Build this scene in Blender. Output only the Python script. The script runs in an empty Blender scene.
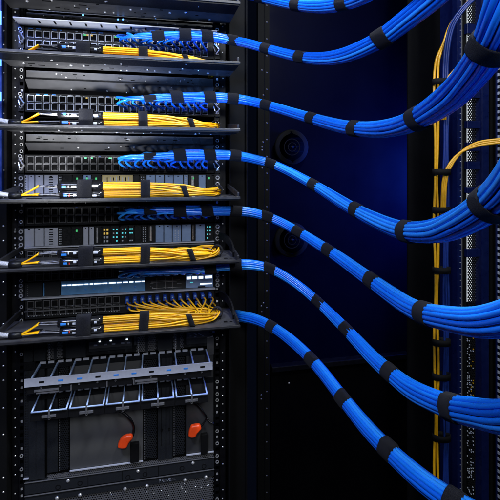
import bpy, math, random
import numpy as np
from mathutils import Vector, noise
rnd = random.Random(7)
scene = bpy.context.scene
COL = scene.collection
F, HZ = 449.0, 172.0                      # focal length and horizon row of the 500 px photograph
TH = math.radians(12.55); S, C = math.sin(TH), math.cos(TH)

def xw(px, Y):
    u = px - 250.0
    return Y * (F*S + u*C) / (F*C - u*S)
def at(px, py, Y):                        # a point on the plane Y (rack faces are planes of constant Y)
    X = xw(px, Y); d = S*X + C*Y
    return Vector((X, Y, (HZ-py)/F*d))
def atd(px, py, d):                       # a point at camera depth d
    u = (px-250.0)/F
    return Vector((d*(S+u*C), d*(C-u*S), (HZ-py)/F*d))

# ------------------------------------------------------------------ materials
def mat(name, col, rough=0.5, metal=0.0, nscale=0, ncol=0.0, nrough=0.0, bump=0.0, emit=None, estr=0.0, spec=0.5, coat=0.0, sheen=0.0, stretch=None):
    m = bpy.data.materials.new(name); m.use_nodes = True
    nt = m.node_tree; b = nt.nodes['Principled BSDF']
    b.inputs['Base Color'].default_value = (*col, 1); b.inputs['Roughness'].default_value = rough
    b.inputs['Metallic'].default_value = metal; b.inputs['Specular IOR Level'].default_value = spec
    b.inputs['Coat Weight'].default_value = coat; b.inputs['Sheen Weight'].default_value = sheen
    if emit:
        b.inputs['Emission Color'].default_value = (*emit, 1); b.inputs['Emission Strength'].default_value = estr
    if nscale:
        tc = nt.nodes.new('ShaderNodeTexCoord'); nz = nt.nodes.new('ShaderNodeTexNoise')
        nz.inputs['Scale'].default_value = nscale; nz.inputs['Detail'].default_value = 4
        if stretch:
            mp = nt.nodes.new('ShaderNodeMapping'); mp.inputs['Scale'].default_value = stretch
            nt.links.new(tc.outputs['Object'], mp.inputs['Vector']); nt.links.new(mp.outputs['Vector'], nz.inputs['Vector'])
        else:
            nt.links.new(tc.outputs['Object'], nz.inputs['Vector'])
        if ncol:
            mx = nt.nodes.new('ShaderNodeMixRGB'); mx.inputs['Color1'].default_value = (*[max(0, c*(1-ncol)) for c in col], 1)
            mx.inputs['Color2'].default_value = (*[min(1, c*(1+ncol)) for c in col], 1)
            nt.links.new(nz.outputs['Fac'], mx.inputs['Fac']); nt.links.new(mx.outputs['Color'], b.inputs['Base Color'])
        if nrough:
            mr = nt.nodes.new('ShaderNodeMapRange'); mr.inputs['From Min'].default_value = .3; mr.inputs['From Max'].default_value = .7
            mr.inputs['To Min'].default_value = max(.03, rough-nrough); mr.inputs['To Max'].default_value = min(1, rough+nrough)
            nt.links.new(nz.outputs['Fac'], mr.inputs['Value']); nt.links.new(mr.outputs['Result'], b.inputs['Roughness'])
        if bump:
            bp = nt.nodes.new('ShaderNodeBump'); bp.inputs['Strength'].default_value = bump; bp.inputs['Distance'].default_value = .002
            nt.links.new(nz.outputs['Fac'], bp.inputs['Height']); nt.links.new(bp.outputs['Normal'], b.inputs['Normal'])
    return m

M = dict(
    black=mat('black_powder_coat', (.006, .006, .007), .42, 0, 900, .3, .1, .1, spec=.25),
    matte=mat('matte_black', (.002, .002, .0025), .8, spec=.15),
    frame=mat('rack_black_steel', (.0035, .0035, .0045), .4, 0, 60, .3, .12, spec=.16),
    panel=mat('panel_black', (.006, .0065, .008), .4, 0, 300, .3, .1, spec=.25),
    tray=mat('tray_grey_steel', (.060, .060, .064), .38, .1, 30, .35, .14, .05),
    traytop=mat('tray_edge_steel', (.020, .020, .023), .4, .1, 80, .3, .1),
    slate=mat('chassis_slate', (.014, .0155, .019), .45, 0, 500, .2, .08, .08, spec=.3),
    plate=mat('chassis_plate_grey', (.075, .075, .078), .5, .1, 14, .10, .1, .04, spec=.3),
    plate_dark=mat('chassis_plate_dark', (.034, .034, .037), .45, .1, 20, .12, .1, .04, spec=.3),
    silver=mat('silver_anodised', (.46, .48, .56), .4, .15, 150, .12, .1),
    zinc=mat('zinc_screw', (.82, .82, .84), .22, .7, 200, .1, .08),
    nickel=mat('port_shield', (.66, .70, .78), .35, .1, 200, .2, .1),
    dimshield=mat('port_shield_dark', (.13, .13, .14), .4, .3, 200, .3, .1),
    module=mat('module_grey', (.36, .38, .46), .5, .1, 120, .12, .08),
    bluemod=mat('module_blue_grey', (.20, .30, .50), .45, .1, 120, .15, .08),
    beige=mat('module_beige', (.58, .46, .20), .55, 0, 150, .25),
    bluepan=mat('blue_gloss_panel', (.10, .25, .48), .22, .1, 60, .3, .1),
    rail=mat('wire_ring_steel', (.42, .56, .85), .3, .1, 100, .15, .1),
    orange=mat('orange_plastic', (.92, .075, .012), .35, 0, 200, .1, .08),
    cord=mat('black_cord', (.004, .004, .005), .4, spec=.3),
    velcro=mat('velcro_black', (.0032, .0034, .0056), .95, 0, 1400, 1.8, 0, 1.0, sheen=.05, spec=.2),
    yellow=mat('yellow_jacket', (.90, .465, .004), .36, 0, 120, .12, .1, .05),
    yellow2=mat('yellow_jacket_deep', (.55, .275, .003), .4, 0, 120, .2, .1, .05),
    boot=mat('blue_connector_boot', (.008, .06, .40), .4, 0, 200, .2),
    plug=mat('clear_blue_plug', (.30, .55, .92), .15, 0, 200, .3, .05, coat=.5),
    tube=mat('breakout_black', (.008, .008, .009), .2, 0, 200, .3, .06),
    label=mat('label_white', (.45, .48, .54), .4, 0, 500, .15),
    labelblue=mat('label_blue', (.03, .22, .70), .4, 0, 500, .15),
    labelred=mat('label_red', (.5, .04, .03), .4),
    braid=mat('silver_braid', (.50, .51, .55), .3, .5, 700, .5, .1, .6, stretch=(1, 3, 3)),
    navy=mat('navy_wall_paint', (.0002, .0007, .0085), .5, 0, 8, .25, .08, spec=.03),
    navydark=mat('door_black_paint', (.0014, .0014, .0020), .5, 0, 8, .15, .08, spec=.05),
    post=mat('blue_black_post', (.003, .007, .045), .35, .1, 80, .2, .1, spec=.3),
    backlight=mat('lit_interior', (.6, .6, .6), .6, emit=(.86, .93, 1), estr=.55),
    bluelit=mat('edge_blue_light', (.002, .016, .12), .35, 0, 60, .3, .1, spec=.3),
    white=mat('white_backing', (.8, .8, .8), .6, 0, 40, .08),
    riserblue=mat('dark_blue_jacket', (.006, .02, .12), .4, 0, 100, .2, spec=.3),
    led_w=mat('led_white', (.8, .9, 1), .4, emit=(.75, .88, 1), estr=1.6),
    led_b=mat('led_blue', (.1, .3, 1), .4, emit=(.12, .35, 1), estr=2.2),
    led_g=mat('led_green', (.1, .8, .3), .4, emit=(.10, .75, .22), estr=.35),
    led_t=mat('led_teal', (.1, .7, .8), .4, emit=(.10, .60, .65), estr=.7),
    led_y=mat('led_amber', (.9, .6, .1), .4, emit=(.85, .55, .12), estr=.4),
)
BLUES = [mat('blue_jacket_%s' % n, c, .27, 0, 60, .04, .06, spec=.5, coat=.1) for n, c in
         (('mid', (.008, .190, .82)), ('deep', (.005, .120, .66)), ('light', (.024, .28, .88)))]

# ------------------------------------------------------------------ mesh builder
WL = {}
class MB:
    def __init__(s): s.v = []; s.f = []; s.m = []; s.sm = []
    def face(s, idx, m=0, smooth=False): s.f.append(idx); s.m.append(m); s.sm.append(smooth)
    def box(s, x0, x1, y0, y1, z0, z1, m=0):
        if x0 > x1: x0, x1 = x1, x0
        if z0 > z1: z0, z1 = z1, z0
        b = len(s.v)
        s.v += [Vector(p) for p in ((x0,y0,z0),(x1,y0,z0),(x1,y1,z0),(x0,y1,z0),(x0,y0,z1),(x1,y0,z1),(x1,y1,z1),(x0,y1,z1))]
        for q in ((3,2,1,0),(4,5,6,7),(0,1,5,4),(1,2,6,5),(2,3,7,6),(3,0,4,7)): s.face([b+i for i in q], m)
        return s
    def bar(s, p0, p1, w, h, m=0):        # a square bar between two points
        p0, p1 = Vector(p0), Vector(p1); t = (p1-p0).normalized()
        n = (Vector((0,0,1)) if abs(t.z) < .9 else Vector((1,0,0))); n = (n - t*n.dot(t)).normalized(); bb = t.cross(n)
        b = len(s.v)
        for p in (p0, p1):
            for a, c in ((-1,-1),(1,-1),(1,1),(-1,1)): s.v.append(p + bb*(a*w/2) + n*(c*h/2))
        for q in ((3,2,1,0),(4,5,6,7),(0,1,5,4),(1,2,6,5),(2,3,7,6),(3,0,4,7)): s.face([b+i for i in q], m)
        return s
    def tube(s, pts, r, n=8, m=0, caps=True, ref=Vector((0,0,1))):
        b = len(s.v); L = len(pts); prev = None
        for i, p in enumerate(pts):
            t = (pts[min(i+1, L-1)] - pts[max(i-1, 0)])
            t = t.normalized() if t.length > 1e-9 else Vector((1,0,0))
            if prev is None:
                a = ref if abs(t.dot(ref)) < .95 else Vector((1,0,0))
                nn = (a - t*a.dot(t)).normalized()
            else:
                nn = prev - t*prev.dot(t); nn = nn.normalized() if nn.length > 1e-6 else t.orthogonal().normalized()
            prev = nn; bb = t.cross(nn); rr = r(i) if callable(r) else r
            for k in range(n):
                a = 2*math.pi*k/n
                s.v.append(p + nn*(math.cos(a)*rr) + bb*(math.sin(a)*rr))
        for i in range(L-1):
            for k in range(n):
                k2 = (k+1) % n
                s.face([b+i*n+k, b+i*n+k2, b+(i+1)*n+k2, b+(i+1)*n+k], m, True)
        if caps:
            s.face([b+k for k in range(n)][::-1], m); s.face([b+(L-1)*n+k for k in range(n)], m)
        return s
    def cyl(s, p0, p1, r, n=14, m=0): return s.tube([Vector(p0), Vector(p1)], r, n, m)
    def dome(s, p, r, nrm=Vector((0,-1,0)), m=0, n=10):
        p = Vector(p); s.tube([p + nrm*(r*h) for h in (0, .35, .6, .72)], lambda i: r*(1, .85, .5, .12)[i], n, m); return s
    def ring(s, p, r, w, axis=Vector((0,-1,0)), n=14, m=0, h=.002):   # a flat ring (washer)
        p = Vector(p); a = axis.orthogonal().normalized(); c = axis.cross(a); b = len(s.v)
        for k in range(n):
            d = a*math.cos(2*math.pi*k/n) + c*math.sin(2*math.pi*k/n)
            s.v += [p + d*r, p + d*r + axis*h, p + d*(r-w) + axis*h, p + d*(r-w)]
        for k in range(n):
            k2 = (k+1) % n
            for q in range(4):
                q2 = (q+1) % 4
                s.face([b+k*4+q, b+k2*4+q, b+k2*4+q2, b+k*4+q2], m)
        return s
    def prism(s, poly, y0, y1, m=0):      # poly of (x, z), clockwise or not
        b = len(s.v); n = len(poly)
        s.v += [Vector((x, y0, z)) for x, z in poly] + [Vector((x, y1, z)) for x, z in poly]
        s.face([b+i for i in range(n)], m); s.face([b+n+i for i in range(n)][::-1], m)
        for i in range(n):
            j = (i+1) % n; s.face([b+j, b+i, b+n+i, b+n+j], m)
        return s
    def honeycomb(s, x0, x1, z0, z1, y, cell, web=.32, m=0):   # a punched sheet: webs round open hexagons
        r = cell/math.sqrt(3); dz = 1.5*r; row = 0; z = z0 + r
        while z < z1 - r*.6:
            x = x0 + cell/2 + (cell/2 if row % 2 else 0)
            while x < x1 - cell*.45:
                b = len(s.v)
                for k in range(6):
                    a = math.pi/6 + k*math.pi/3
                    s.v.append(Vector((x+math.cos(a)*r, y, z+math.sin(a)*r)))
                    s.v.append(Vector((x+math.cos(a)*r*(1-web), y, z+math.sin(a)*r*(1-web))))
                    s.v.append(Vector((x+math.cos(a)*r*(1-web), y+.0015, z+math.sin(a)*r*(1-web))))
                for k in range(6):
                    k2 = (k+1) % 6
                    s.face([b+3*k, b+3*k2, b+3*k2+1, b+3*k+1], m); s.face([b+3*k+1, b+3*k2+1, b+3*k2+2, b+3*k+2], m)
                x += cell
            z += dz; row += 1
        return s
    def build(s, name, mats, parent=None, bevel=0.0, origin=None):
        if not isinstance(mats, (list, tuple)): mats = [mats]
        if origin is None and parent is None:
            lo = [min(v[i] for v in s.v) for i in range(3)]; hi = [max(v[i] for v in s.v) for i in range(3)]
            origin = Vector(((lo[0]+hi[0])/2, (lo[1]+hi[1])/2, lo[2]))
        base = WL[parent.name] if parent is not None else Vector((0,0,0))
        o0 = origin if origin is not None else base
        me = bpy.data.meshes.new(name)
        me.from_pydata([v - o0 for v in s.v], [], s.f)
        for mm in mats: me.materials.append(M[mm] if isinstance(mm, str) else mm)
        me.polygons.foreach_set('material_index', s.m); me.polygons.foreach_set('use_smooth', s.sm); me.update()
        ob = bpy.data.objects.new(name, me); COL.objects.link(ob)
        if parent is not None: ob.parent = parent
        ob.location = o0 - base; WL[ob.name] = o0.copy()
        if bevel:
            bv = ob.modifiers.new('Bevel', 'BEVEL'); bv.width = bevel; bv.segments = 2; bv.limit_method = 'ANGLE'; bv.harden_normals = False
        return ob

def tag(o, label, cat, group=None, kind=None):
    if label: o['label'] = label
    if cat: o['category'] = cat
    if group: o['group'] = group
    if kind: o['kind'] = kind
    return o
def thing(name, loc, label, cat, group=None):
    o = bpy.data.objects.new(name, None); COL.objects.link(o); o.location = loc; o.empty_display_size = .03
    WL[o.name] = Vector(loc); return tag(o, label, cat, group)
def share(src, name, parent, loc):        # a part that reuses a mesh, placed at a world point
    o = src.copy(); o.name = name; COL.objects.link(o); o.parent = parent; o.location = Vector(loc) - WL[parent.name]
    WL[o.name] = Vector(loc); return o

def catmull(P, step=.006):
    P = [Vector(p) for p in P]; Q = [P[0]*2-P[1]] + P + [P[-1]*2-P[-2]]; out = []
    for i in range(1, len(Q)-2):
        a, b, c, d = Q[i-1], Q[i], Q[i+1], Q[i+2]
        n = max(2, int((c-b).length/step))
        # centripetal-ish: plain uniform with damped tangents
        l1, l2, l3 = (b-a).length, (c-b).length, (d-c).length
        t1 = ((c-a)/(l1+l2)*l2) if l1+l2 > 0 else c-b
        t2 = ((d-b)/(l2+l3)*l2) if l2+l3 > 0 else c-b
        for k in range(n):
            t = k/n; t_2 = t*t; t_3 = t_2*t
            out.append(b*(2*t_3-3*t_2+1) + t1*(t_3-2*t_2+t) + c*(-2*t_3+3*t_2) + t2*(t_3-t_2))
    out.append(P[-1].copy()); return out

YF = 1.146                                # the rack's front plane
XL, XR = -.287, .1605                     # clear opening between the rails
TRAYS = [.385, .249, .0965, -.058, -.2015, -.3495]

# ------------------------------------------------------------------ rack frame
rack = thing('equipment_rack', (-.06, 1.3, -1.2), 'tall black equipment rack holding the switches, trays and patch panels', 'server rack')
def rail_mesh(x0, x1, y, hx, hw, zoff=0):
    mb = MB(); z0, z1 = -1.2, .75; hh = .0095; pitch = .01588
    mb.box(x0, hx-hw, y, y+.003, z0, z1); mb.box(hx+hw, x1, y, y+.003, z0, z1)
    z = z0 + .01; last = z0; k = 0
    while z < z1 - .02:
        mb.box(hx-hw, hx+hw, y, y+.003, last, z - hh/2); last = z + hh/2
        if rnd.random() < .55:            # cage nut or screw sitting in the square hole
            if rnd.random() < .5: mb.ring((hx, y, z), .0042, .0016, m=1, h=.002)
            else: mb.box(hx-.0026, hx+.0026, y+.001, y+.002, z-.0028, z+.0028, 1)
        z += pitch; k += 1
    mb.box(hx-hw, hx+hw, y, y+.003, last, z1)
    mb.box(x0-.001, x0+.0012, y+.003, y+.06, z0, z1)
    return mb
def rail2(x0, x1, y):                     # flange with a column of small punched dots
    mb = MB(); z0, z1 = -1.2, .75
    mb.box(x0, x1, y, y+.003, z0, z1); z = z0
    xc = (x0+x1)/2
    while z < z1:
        if rnd.random() < .8: mb.dome((xc+rnd.uniform(-.0006, .0006), y, z), .0021, m=1, n=7)
        z += .0222
    return mb
rail_mesh(-.3005, -.2885, YF, -.2945, .0042).build('mounting_rail', ['frame', 'zinc'], rack)
rail_mesh(.1625, .1745, YF, .1685, .0042).build('mounting_rail', ['frame', 'zinc'], rack)
rail2(-.3165, -.302, YF+.004).build('rail_flange', ['frame', 'zinc'], rack)
rail2(.1765, .1905, YF+.004).build('rail_flange', ['frame', 'zinc'], rack)
lp = MB(); lp.box(-.352, -.318, YF-.03, YF+.03, -1.2, .75)
z = -1.2
while z < .75:
    if rnd.random() < .75: lp.dome((-.3245, YF-.03, z+rnd.uniform(-.002, .002)), .0024, m=1, n=7)
    z += .0317
lp.build('corner_post', ['matte', 'zinc'], rack, .001)
rp = MB(); rp.box(.199, .2015, YF-.01, YF+.05, -1.2, .75); rp.box(.2045, .249, YF+.03, YF+.20, -1.2, .75); rp.box(.249, .2525, YF+.02, YF+.20, -1.2, .75)
rp.build('corner_post', 'matte', rack, .0008)
bp = MB(); bp.box(-.36, .25, 1.52, 1.53, -1.2, .75); bp.box(-.37, -.353, YF-.02, 1.52, -1.2, .75); bp.box(.2545, .262, YF+.08, 1.53, -1.2, .75)
bp.build('side_panel', 'matte', rack)
rear = MB(); Yb = 1.34
x0, x1 = xw(258, Yb), xw(264.5, Yb); rear.box(x0, x1, Yb, Yb+.02, -1.2, .75)
x2, x3 = xw(265.5, Yb), xw(270, Yb); rear.box(x2, x3, Yb+.006, Yb+.02, -1.2, .75)
z = -1.2
while z < .75:
    rear.dome(((x2+x3)/2-.002, Yb+.006, z), .0028, m=1, n=7); z += .052
for py in (142, 147, 150, 168, 303, 306, 312, 95, 70, 399, 395):
    p = at(262+rnd.uniform(-1, 2), py, Yb); rear.dome(p, .003, m=1, n=7)
rear.build('rear_post', ['matte', 'dimshield'], rack, .0008)
Ye = YF-.045
MB().box(xw(-12, Ye), xw(1.8, Ye), Ye, Ye+.03, -.05, .75).build('blue_lit_edge', 'bluelit', rack, .001)  # side frame edge, the blue light on it put into the paint colour
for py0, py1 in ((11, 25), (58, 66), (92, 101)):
    led = MB(); led.box(xw(.9, Ye), xw(1.7, Ye), Ye-.002, Ye, at(0, py1, Ye).z, at(0, py0, Ye).z); led.build('blue_glow_spot', 'led_b', rack)  # glowing strips added for the brightest blue light on the frame edge

# ------------------------------------------------------------------ trays
def tray(zt, label, guide=True):
    t = thing('cable_tray', (-.06, 1.07, zt), label, 'cable tray', 'cable trays across the rack')
    d = MB(); d.box(-.318, .2005, 1.003, YF-.001, zt-.002, zt)
    for k in range(14):  # rivet domes added underneath to catch the light as glints
        x = -.27 + k*.032 + rnd.uniform(-.01, .01); y = rnd.uniform(1.07, 1.135)
        d.dome((x, y, zt-.002), rnd.uniform(.0020, .0042), Vector((0,0,-1)), 2, 9)
    for k in range(16):
        x = rnd.uniform(-.29, .17); y = rnd.uniform(1.066, 1.135); w = rnd.uniform(.003, .018)
        d.box(x, x+w, y, y+.004, zt-.0028, zt-.002, 1)
    for (x, y, w, h) in ((-.262, 1.055, .030, .022), (.168, 1.03, .008, .01), (.182, 1.03, .006, .006)):
        d.box(x, x+w, y, y+h, zt, zt+.0006, 1)
    d.build('deck', ['tray', 'matte', 'zinc'], t)
    fb = MB(); fb.box(-.316, .198, 1.0035, 1.062, zt-.0062, zt-.0024)  # dark band added beneath the front of the deck
    for k in range(5):
        x = rnd.uniform(-.28, .16); fb.dome((x, rnd.uniform(1.015, 1.05), zt-.0062), rnd.uniform(.0014, .0024), Vector((0,0,-1)), 1, 8)
    fb.build('dark_front_band', ['panel', 'zinc'], t)
    l = MB(); l.box(-.318, .2005, 1.0, 1.003, zt-.0035, zt+.0022)
    l.build('front_lip', 'traytop', t, .0006)
    for sx in (-.3175, .196):
        b = MB(); b.bar((sx, 1.003 if sx > 0 else 1.03, zt+.006), (sx+(.0 if sx > 0 else .022), YF-.002, zt+.022), .005, .012)
        b.build('support_arm', 'traytop', t, .001)
    if guide:
        g = MB(); n = 9                   # curved black guide at the tray's end
        pts = [Vector((.172+.022*math.sin(math.pi*.5*k/n*1.2), 1.13-.085*k/n, zt+.040*math.cos(math.pi*.46*k/n))) for k in range(n+1)]
        for a, b2 in zip(pts, pts[1:]): g.bar(a, b2, .004, .018)
        g.build('cable_guide', 'black', t)
    return t
tray(TRAYS[0], 'grey steel tray at the very top of the rack, seen from below', False)
tray(TRAYS[1], 'grey steel tray with a blue lit lip under the highest yellow cables', False)
tray(TRAYS[2], 'grey steel tray under the second highest bunch of yellow cables', False)
tray(TRAYS[3], 'thin tray at eye level under the yellow cables crossing the grey modules', False)
tray(TRAYS[4], 'steel tray under the yellow cables just above the glossy blue panel')
tray(TRAYS[5], 'lowest steel tray, its deck and swirl of yellow fibres seen from above')

# ------------------------------------------------------------------ ports and panels
def port_mesh(name, shield):
    mb = MB(); w, h, t = .0155, .0165, .0012
    mb.box(-w/2, w/2, -.0022, 0, h/2-t, h/2); mb.box(-w/2, w/2, -.0022, 0, -h/2, -h/2+t)
    mb.box(-w/2, -w/2+t, -.0022, 0, -h/2+t, h/2-t); mb.box(w/2-t, w/2, -.0022, 0, -h/2+t, h/2-t)
    mb.box(-w/2+t, w/2-t, -.0003, .0002, -h/2+t, h/2-t, 1)
    mb.box(-.003, .003, -.0024, -.0003, -h/2+t, -h/2+.0035, 2)
    mb.box(-w/2+.002, -w/2+.0048, -.0026, -.0022, h/2-.0011, h/2+.0006, 0)
    o = mb.build(name, [shield, 'matte', 'black'], None, 0, Vector((0,0,0))); COL.objects.unlink(o); return o
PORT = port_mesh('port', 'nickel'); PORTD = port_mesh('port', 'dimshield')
PW = .0176; PX0 = -.2745
def port_x(i): return PX0 + i*PW + (.006 if i >= 12 else 0)
def ears(mb, z0, z1, m=1):
    for x in (-.2945, .1685):
        for z in ((z0+z1)/2-.012, (z0+z1)/2+.012):
            mb.ring((x, YF-.004, z), .0045, .002, m=m, h=.002)
def clip(mb, x, z0, z1, m=1):             # bright tangled bracket and label on the ear
    z = (z0+z1)/2
    mb.bar((x-.006, YF-.007, z+.012), (x+.006, YF-.012, z-.004), .004, .003, m); mb.bar((x+.006, YF-.012, z-.004), (x-.002, YF-.008, z-.016), .003, .003, m)
    mb.bar((x-.008, YF-.006, z+.004), (x-.004, YF-.01, z-.010), .003, .003, m); mb.ring((x-.004, YF-.007, z+.018), .0045, .0018, m=m)
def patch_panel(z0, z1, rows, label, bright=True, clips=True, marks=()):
    p = thing('patch_panel', (-.06, YF, z0), label, 'patch panel', 'patch panels full of network ports')
    f = MB(); f.box(XL, XR, YF, YF+.16, z0, z1); f.box(-.302, XL-.0005, YF-.004, YF-.001, z0, z1); f.box(XR+.0005, .176, YF-.004, YF-.001, z0, z1)
    ears(f, z0, z1)
    if clips: clip(f, -.292, z0, z1); clip(f, .1665, z0, z1)
    f.build('faceplate', ['panel', 'zinc'], p, .0006)
    s = MB()                              # row of small paper and LED markers above the ports
    for i in range(24):
        if rnd.random() < .6: s.box(port_x(i)-.006, port_x(i)-.006+rnd.uniform(.004, .011), YF-.001, YF+.001, z1-.0042, z1-.0018, 0 if rnd.random() < .6 else 1)
    for i, m, x0_, w_ in marks:
        s.box(port_x(i)+x0_, port_x(i)+x0_+w_, YF-.0034, YF+.001, rows[0]+.0035, rows[0]+.0066, m)
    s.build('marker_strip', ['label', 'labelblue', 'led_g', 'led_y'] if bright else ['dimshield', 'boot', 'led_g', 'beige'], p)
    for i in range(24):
        for r in rows: share(PORT if bright else PORTD, 'port', p, (port_x(i), YF-.0002, r))  # dim panels take darker frames, their weaker light put into the colour
    return p
ROWS = [(.3255, .3030), (.1735, .1545), (.0285, .0105), (-.095, -.113), (-.2320, -.2500)]
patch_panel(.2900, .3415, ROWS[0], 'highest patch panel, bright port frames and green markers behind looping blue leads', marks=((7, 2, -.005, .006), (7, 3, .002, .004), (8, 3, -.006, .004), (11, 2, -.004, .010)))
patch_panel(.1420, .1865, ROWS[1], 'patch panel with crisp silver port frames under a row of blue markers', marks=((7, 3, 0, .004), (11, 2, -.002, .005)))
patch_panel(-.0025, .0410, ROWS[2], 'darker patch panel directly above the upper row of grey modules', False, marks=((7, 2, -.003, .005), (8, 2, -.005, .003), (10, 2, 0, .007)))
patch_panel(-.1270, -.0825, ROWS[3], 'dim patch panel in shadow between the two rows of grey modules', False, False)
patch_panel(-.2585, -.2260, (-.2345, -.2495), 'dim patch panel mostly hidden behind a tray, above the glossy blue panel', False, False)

# blank fillers under each tray, with slots and rivet domes added to catch glints
def filler(z0, z1, label, m='tray'):
    mb = MB(); y0 = YF+.012; mid = z0 + (z1-z0)*.55
    mb.box(XL, XR, y0, y0+.02, mid, z1-.003)
    b = len(mb.v); ya = y0-.012          # lower half slopes back
    mb.v += [Vector(p) for p in ((XL,ya,mid-.002),(XR,ya,mid-.002),(XR,y0+.03,z0),(XL,y0+.03,z0),(XL,ya+.02,mid-.002),(XR,ya+.02,mid-.002),(XR,y0+.05,z0),(XL,y0+.05,z0))]
    for q in ((0,1,2,3),(4,7,6,5),(0,3,7,4),(1,5,6,2),(0,4,5,1),(3,2,6,7)): mb.face([b+i for i in q])
    for k in range(10):
        x = rnd.uniform(XL+.02, XR-.02); zc = rnd.uniform(mid+.006, z1-.008)
        if rnd.random() < .6: mb.dome((x, y0, zc), rnd.uniform(.0018, .003), m=2, n=8)
        w = rnd.uniform(.003, .012); x = rnd.uniform(XL+.02, XR-.03); mb.box(x, x+w, y0-.0006, y0, zc-.001, zc+.001, 1)
    for k in range(9):
        f_ = rnd.uniform(.2, .8); x = rnd.uniform(XL+.02, XR-.03); w = rnd.uniform(.003, .012)
        yy = ya + (y0+.03-ya)*f_; zz = mid-.002 + (z0-mid+.002)*f_
        if rnd.random() < .5: mb.dome((x, yy, zz), rnd.uniform(.0016, .0028), Vector((0, -.7, -.7)), 2, 8)
        else: mb.box(x, x+w, yy-.0012, yy+.002, zz-.0014, zz+.0006, 1)
    return tag(mb.build('blanking_plate', [m, 'matte', 'zinc']), label, 'blanking plate', 'blanking plates above the patch panels')
filler(.350, .383, 'dark blanking plate under the topmost tray, above the highest ports', 'panel')
filler(.192, .245, 'grey riveted blanking plate between the two highest port rows')
filler(.0445, .0930, 'grey riveted blanking plate above the darker patch panel at eye level')
filler(-.080, -.062, 'narrow dark blanking plate under the eye level tray', 'panel')
sh = MB(); sh.box(XL-.012, XR, 1.092, YF, .3445, .3470)
for k in range(12): sh.box(-.25+k*.034, -.246+k*.034, 1.10, 1.12, .3438, .3445, 1)
tag(sh.build('shelf_plate', ['silver', 'matte']), 'pale silver ledge directly above the highest row of ports', 'shelf')
hd = MB(); hd.box(XL, XR, YF+.02, YF+.2, .388, .62)
for k in range(14): hd.dome((rnd.uniform(-.26, .14), YF+.02, rnd.uniform(.40, .5)), .003, m=1, n=8)
tag(hd.build('blanking_plate', ['panel', 'led_b']), 'black plate above the topmost tray', 'blanking plate', 'blanking plates above the patch panels')
bl = MB()                                 # small blue status lamps under the top tray
for px, py in ((83, 15), (118, 19.5), (123, 19.5), (202, 16), (141, 10), (157, 14), (155.5, 18)):
    p = at(px, py, YF+.011); bl.dome(p, .0026, m=0, n=8)
ind = tag(bl.build('indicator_lamps', ['led_b']), 'tiny blue status lamps in a line along the top of the rack', 'indicator lamp')

# ------------------------------------------------------------------ module chassis
def module_chassis(z0, z1, spec, label, ledmat):
    c = thing('module_chassis', (-.06, YF, z0), label, 'module chassis', 'rows of slotted modules')
    h = MB(); h.box(XL, XR, YF+.006, YF+.2, z0, z1); h.box(XL, XR, YF-.002, YF+.006, z1-.0015, z1); h.box(XL, XR, YF-.006, YF+.006, z0, z0+.0028, 2)
    h.box(-.302, XL-.0005, YF-.004, YF-.001, z0, z1); h.box(XR+.0005, .176, YF-.004, YF-.001, z0, z1)
    for x in (-.2945, .1685):
        for k in range(3):
            h.ring((x, YF-.004, z0+(z1-z0)*(.18+.32*k)), .0052, .0022, m=1, h=.003)
    for k in range(3): h.ring((-.3085, YF, z0+(z1-z0)*(.18+.32*k)), .0022, .001, m=1)
    h.build('housing', ['panel', 'zinc', 'silver'], c)
    for (a, b, kind) in spec:
        xa, xb = xw(a, YF)+.0004, xw(b, YF)-.0004
        mb = MB(); za, zb = z0+.0034, z1-.002; hgt = zb-za
        mm = [{'g':'module','b':'bluemod','k':'panel','y':'beige','w':'label','d':'panel','s':'silver','t':'panel'}[kind[0]], 'matte', ledmat, 'label', 'led_g', 'led_y', 'zinc']
        if kind[0] == 'y': za = zb - hgt*.42
        mb.box(xa, xb, YF-.001, YF+.006, za, zb)
        w = xb-xa
        if 'h' in kind:                   # column of punched holes
            for k in range(7): mb.box(xa+w*.35, xa+w*.65, YF-.0014, YF-.001, za+hgt*(.08+k*.13), za+hgt*(.13+k*.13), 1)
        if 'o' in kind:                   # bright dotted column
            for k in range(7):
                for q in (.3, .7): mb.box(xa+w*q-.0011, xa+w*q+.0011, YF-.0018, YF-.001, za+hgt*(.07+k*.13), za+hgt*(.13+k*.13), 3)
        if 'l' in kind:                   # LEDs
            for k in range(4):
                for q in (.3, .7):
                    if rnd.random() < .85: mb.box(xa+w*q-.0018, xa+w*q+.0018, YF-.002, YF-.001, za+hgt*(.12+k*.22), za+hgt*(.2+k*.22), 2 if rnd.random() < .7 else 3)
        if 'a' in kind:
            for k in range(4):
                for q in (.3, .7): mb.box(xa+w*q-.0022, xa+w*q+.0022, YF-.002, YF-.001, za+hgt*(.1+k*.22), za+hgt*(.22+k*.22), 5 if k > 1 else 3)
        if 'e' in kind: mb.box(xa+w*.5-.002, xa+w*.5+.002, YF-.002, YF-.001, zb-.011, zb-.006, 4)
        if 'p' in kind:                   # pale bar
            mb.box(xa+w*.3, xa+w*.55, YF-.002, YF-.001, za+.004, zb-.002, 6)
        if kind[0] == 'y':
            for k in range(9): mb.box(xa+w*(.05+.1*k), xa+w*(.08+.1*k), YF-.0016, YF-.001, za+.002+rnd.uniform(0, .004), zb-.002-rnd.uniform(0, .004), 1 if k % 2 else 3)
        if kind[0] in 'gb':               # latch and screw dots
            mb.box(xa+w*.4, xa+w*.6, YF-.0018, YF-.001, zb-.004, zb-.002, 1); mb.box(xa+.0006, xa+.0011, YF-.0012, YF-.001, za, zb, 1)
        mb.build('module', mm, c, .0004)
    return c
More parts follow.
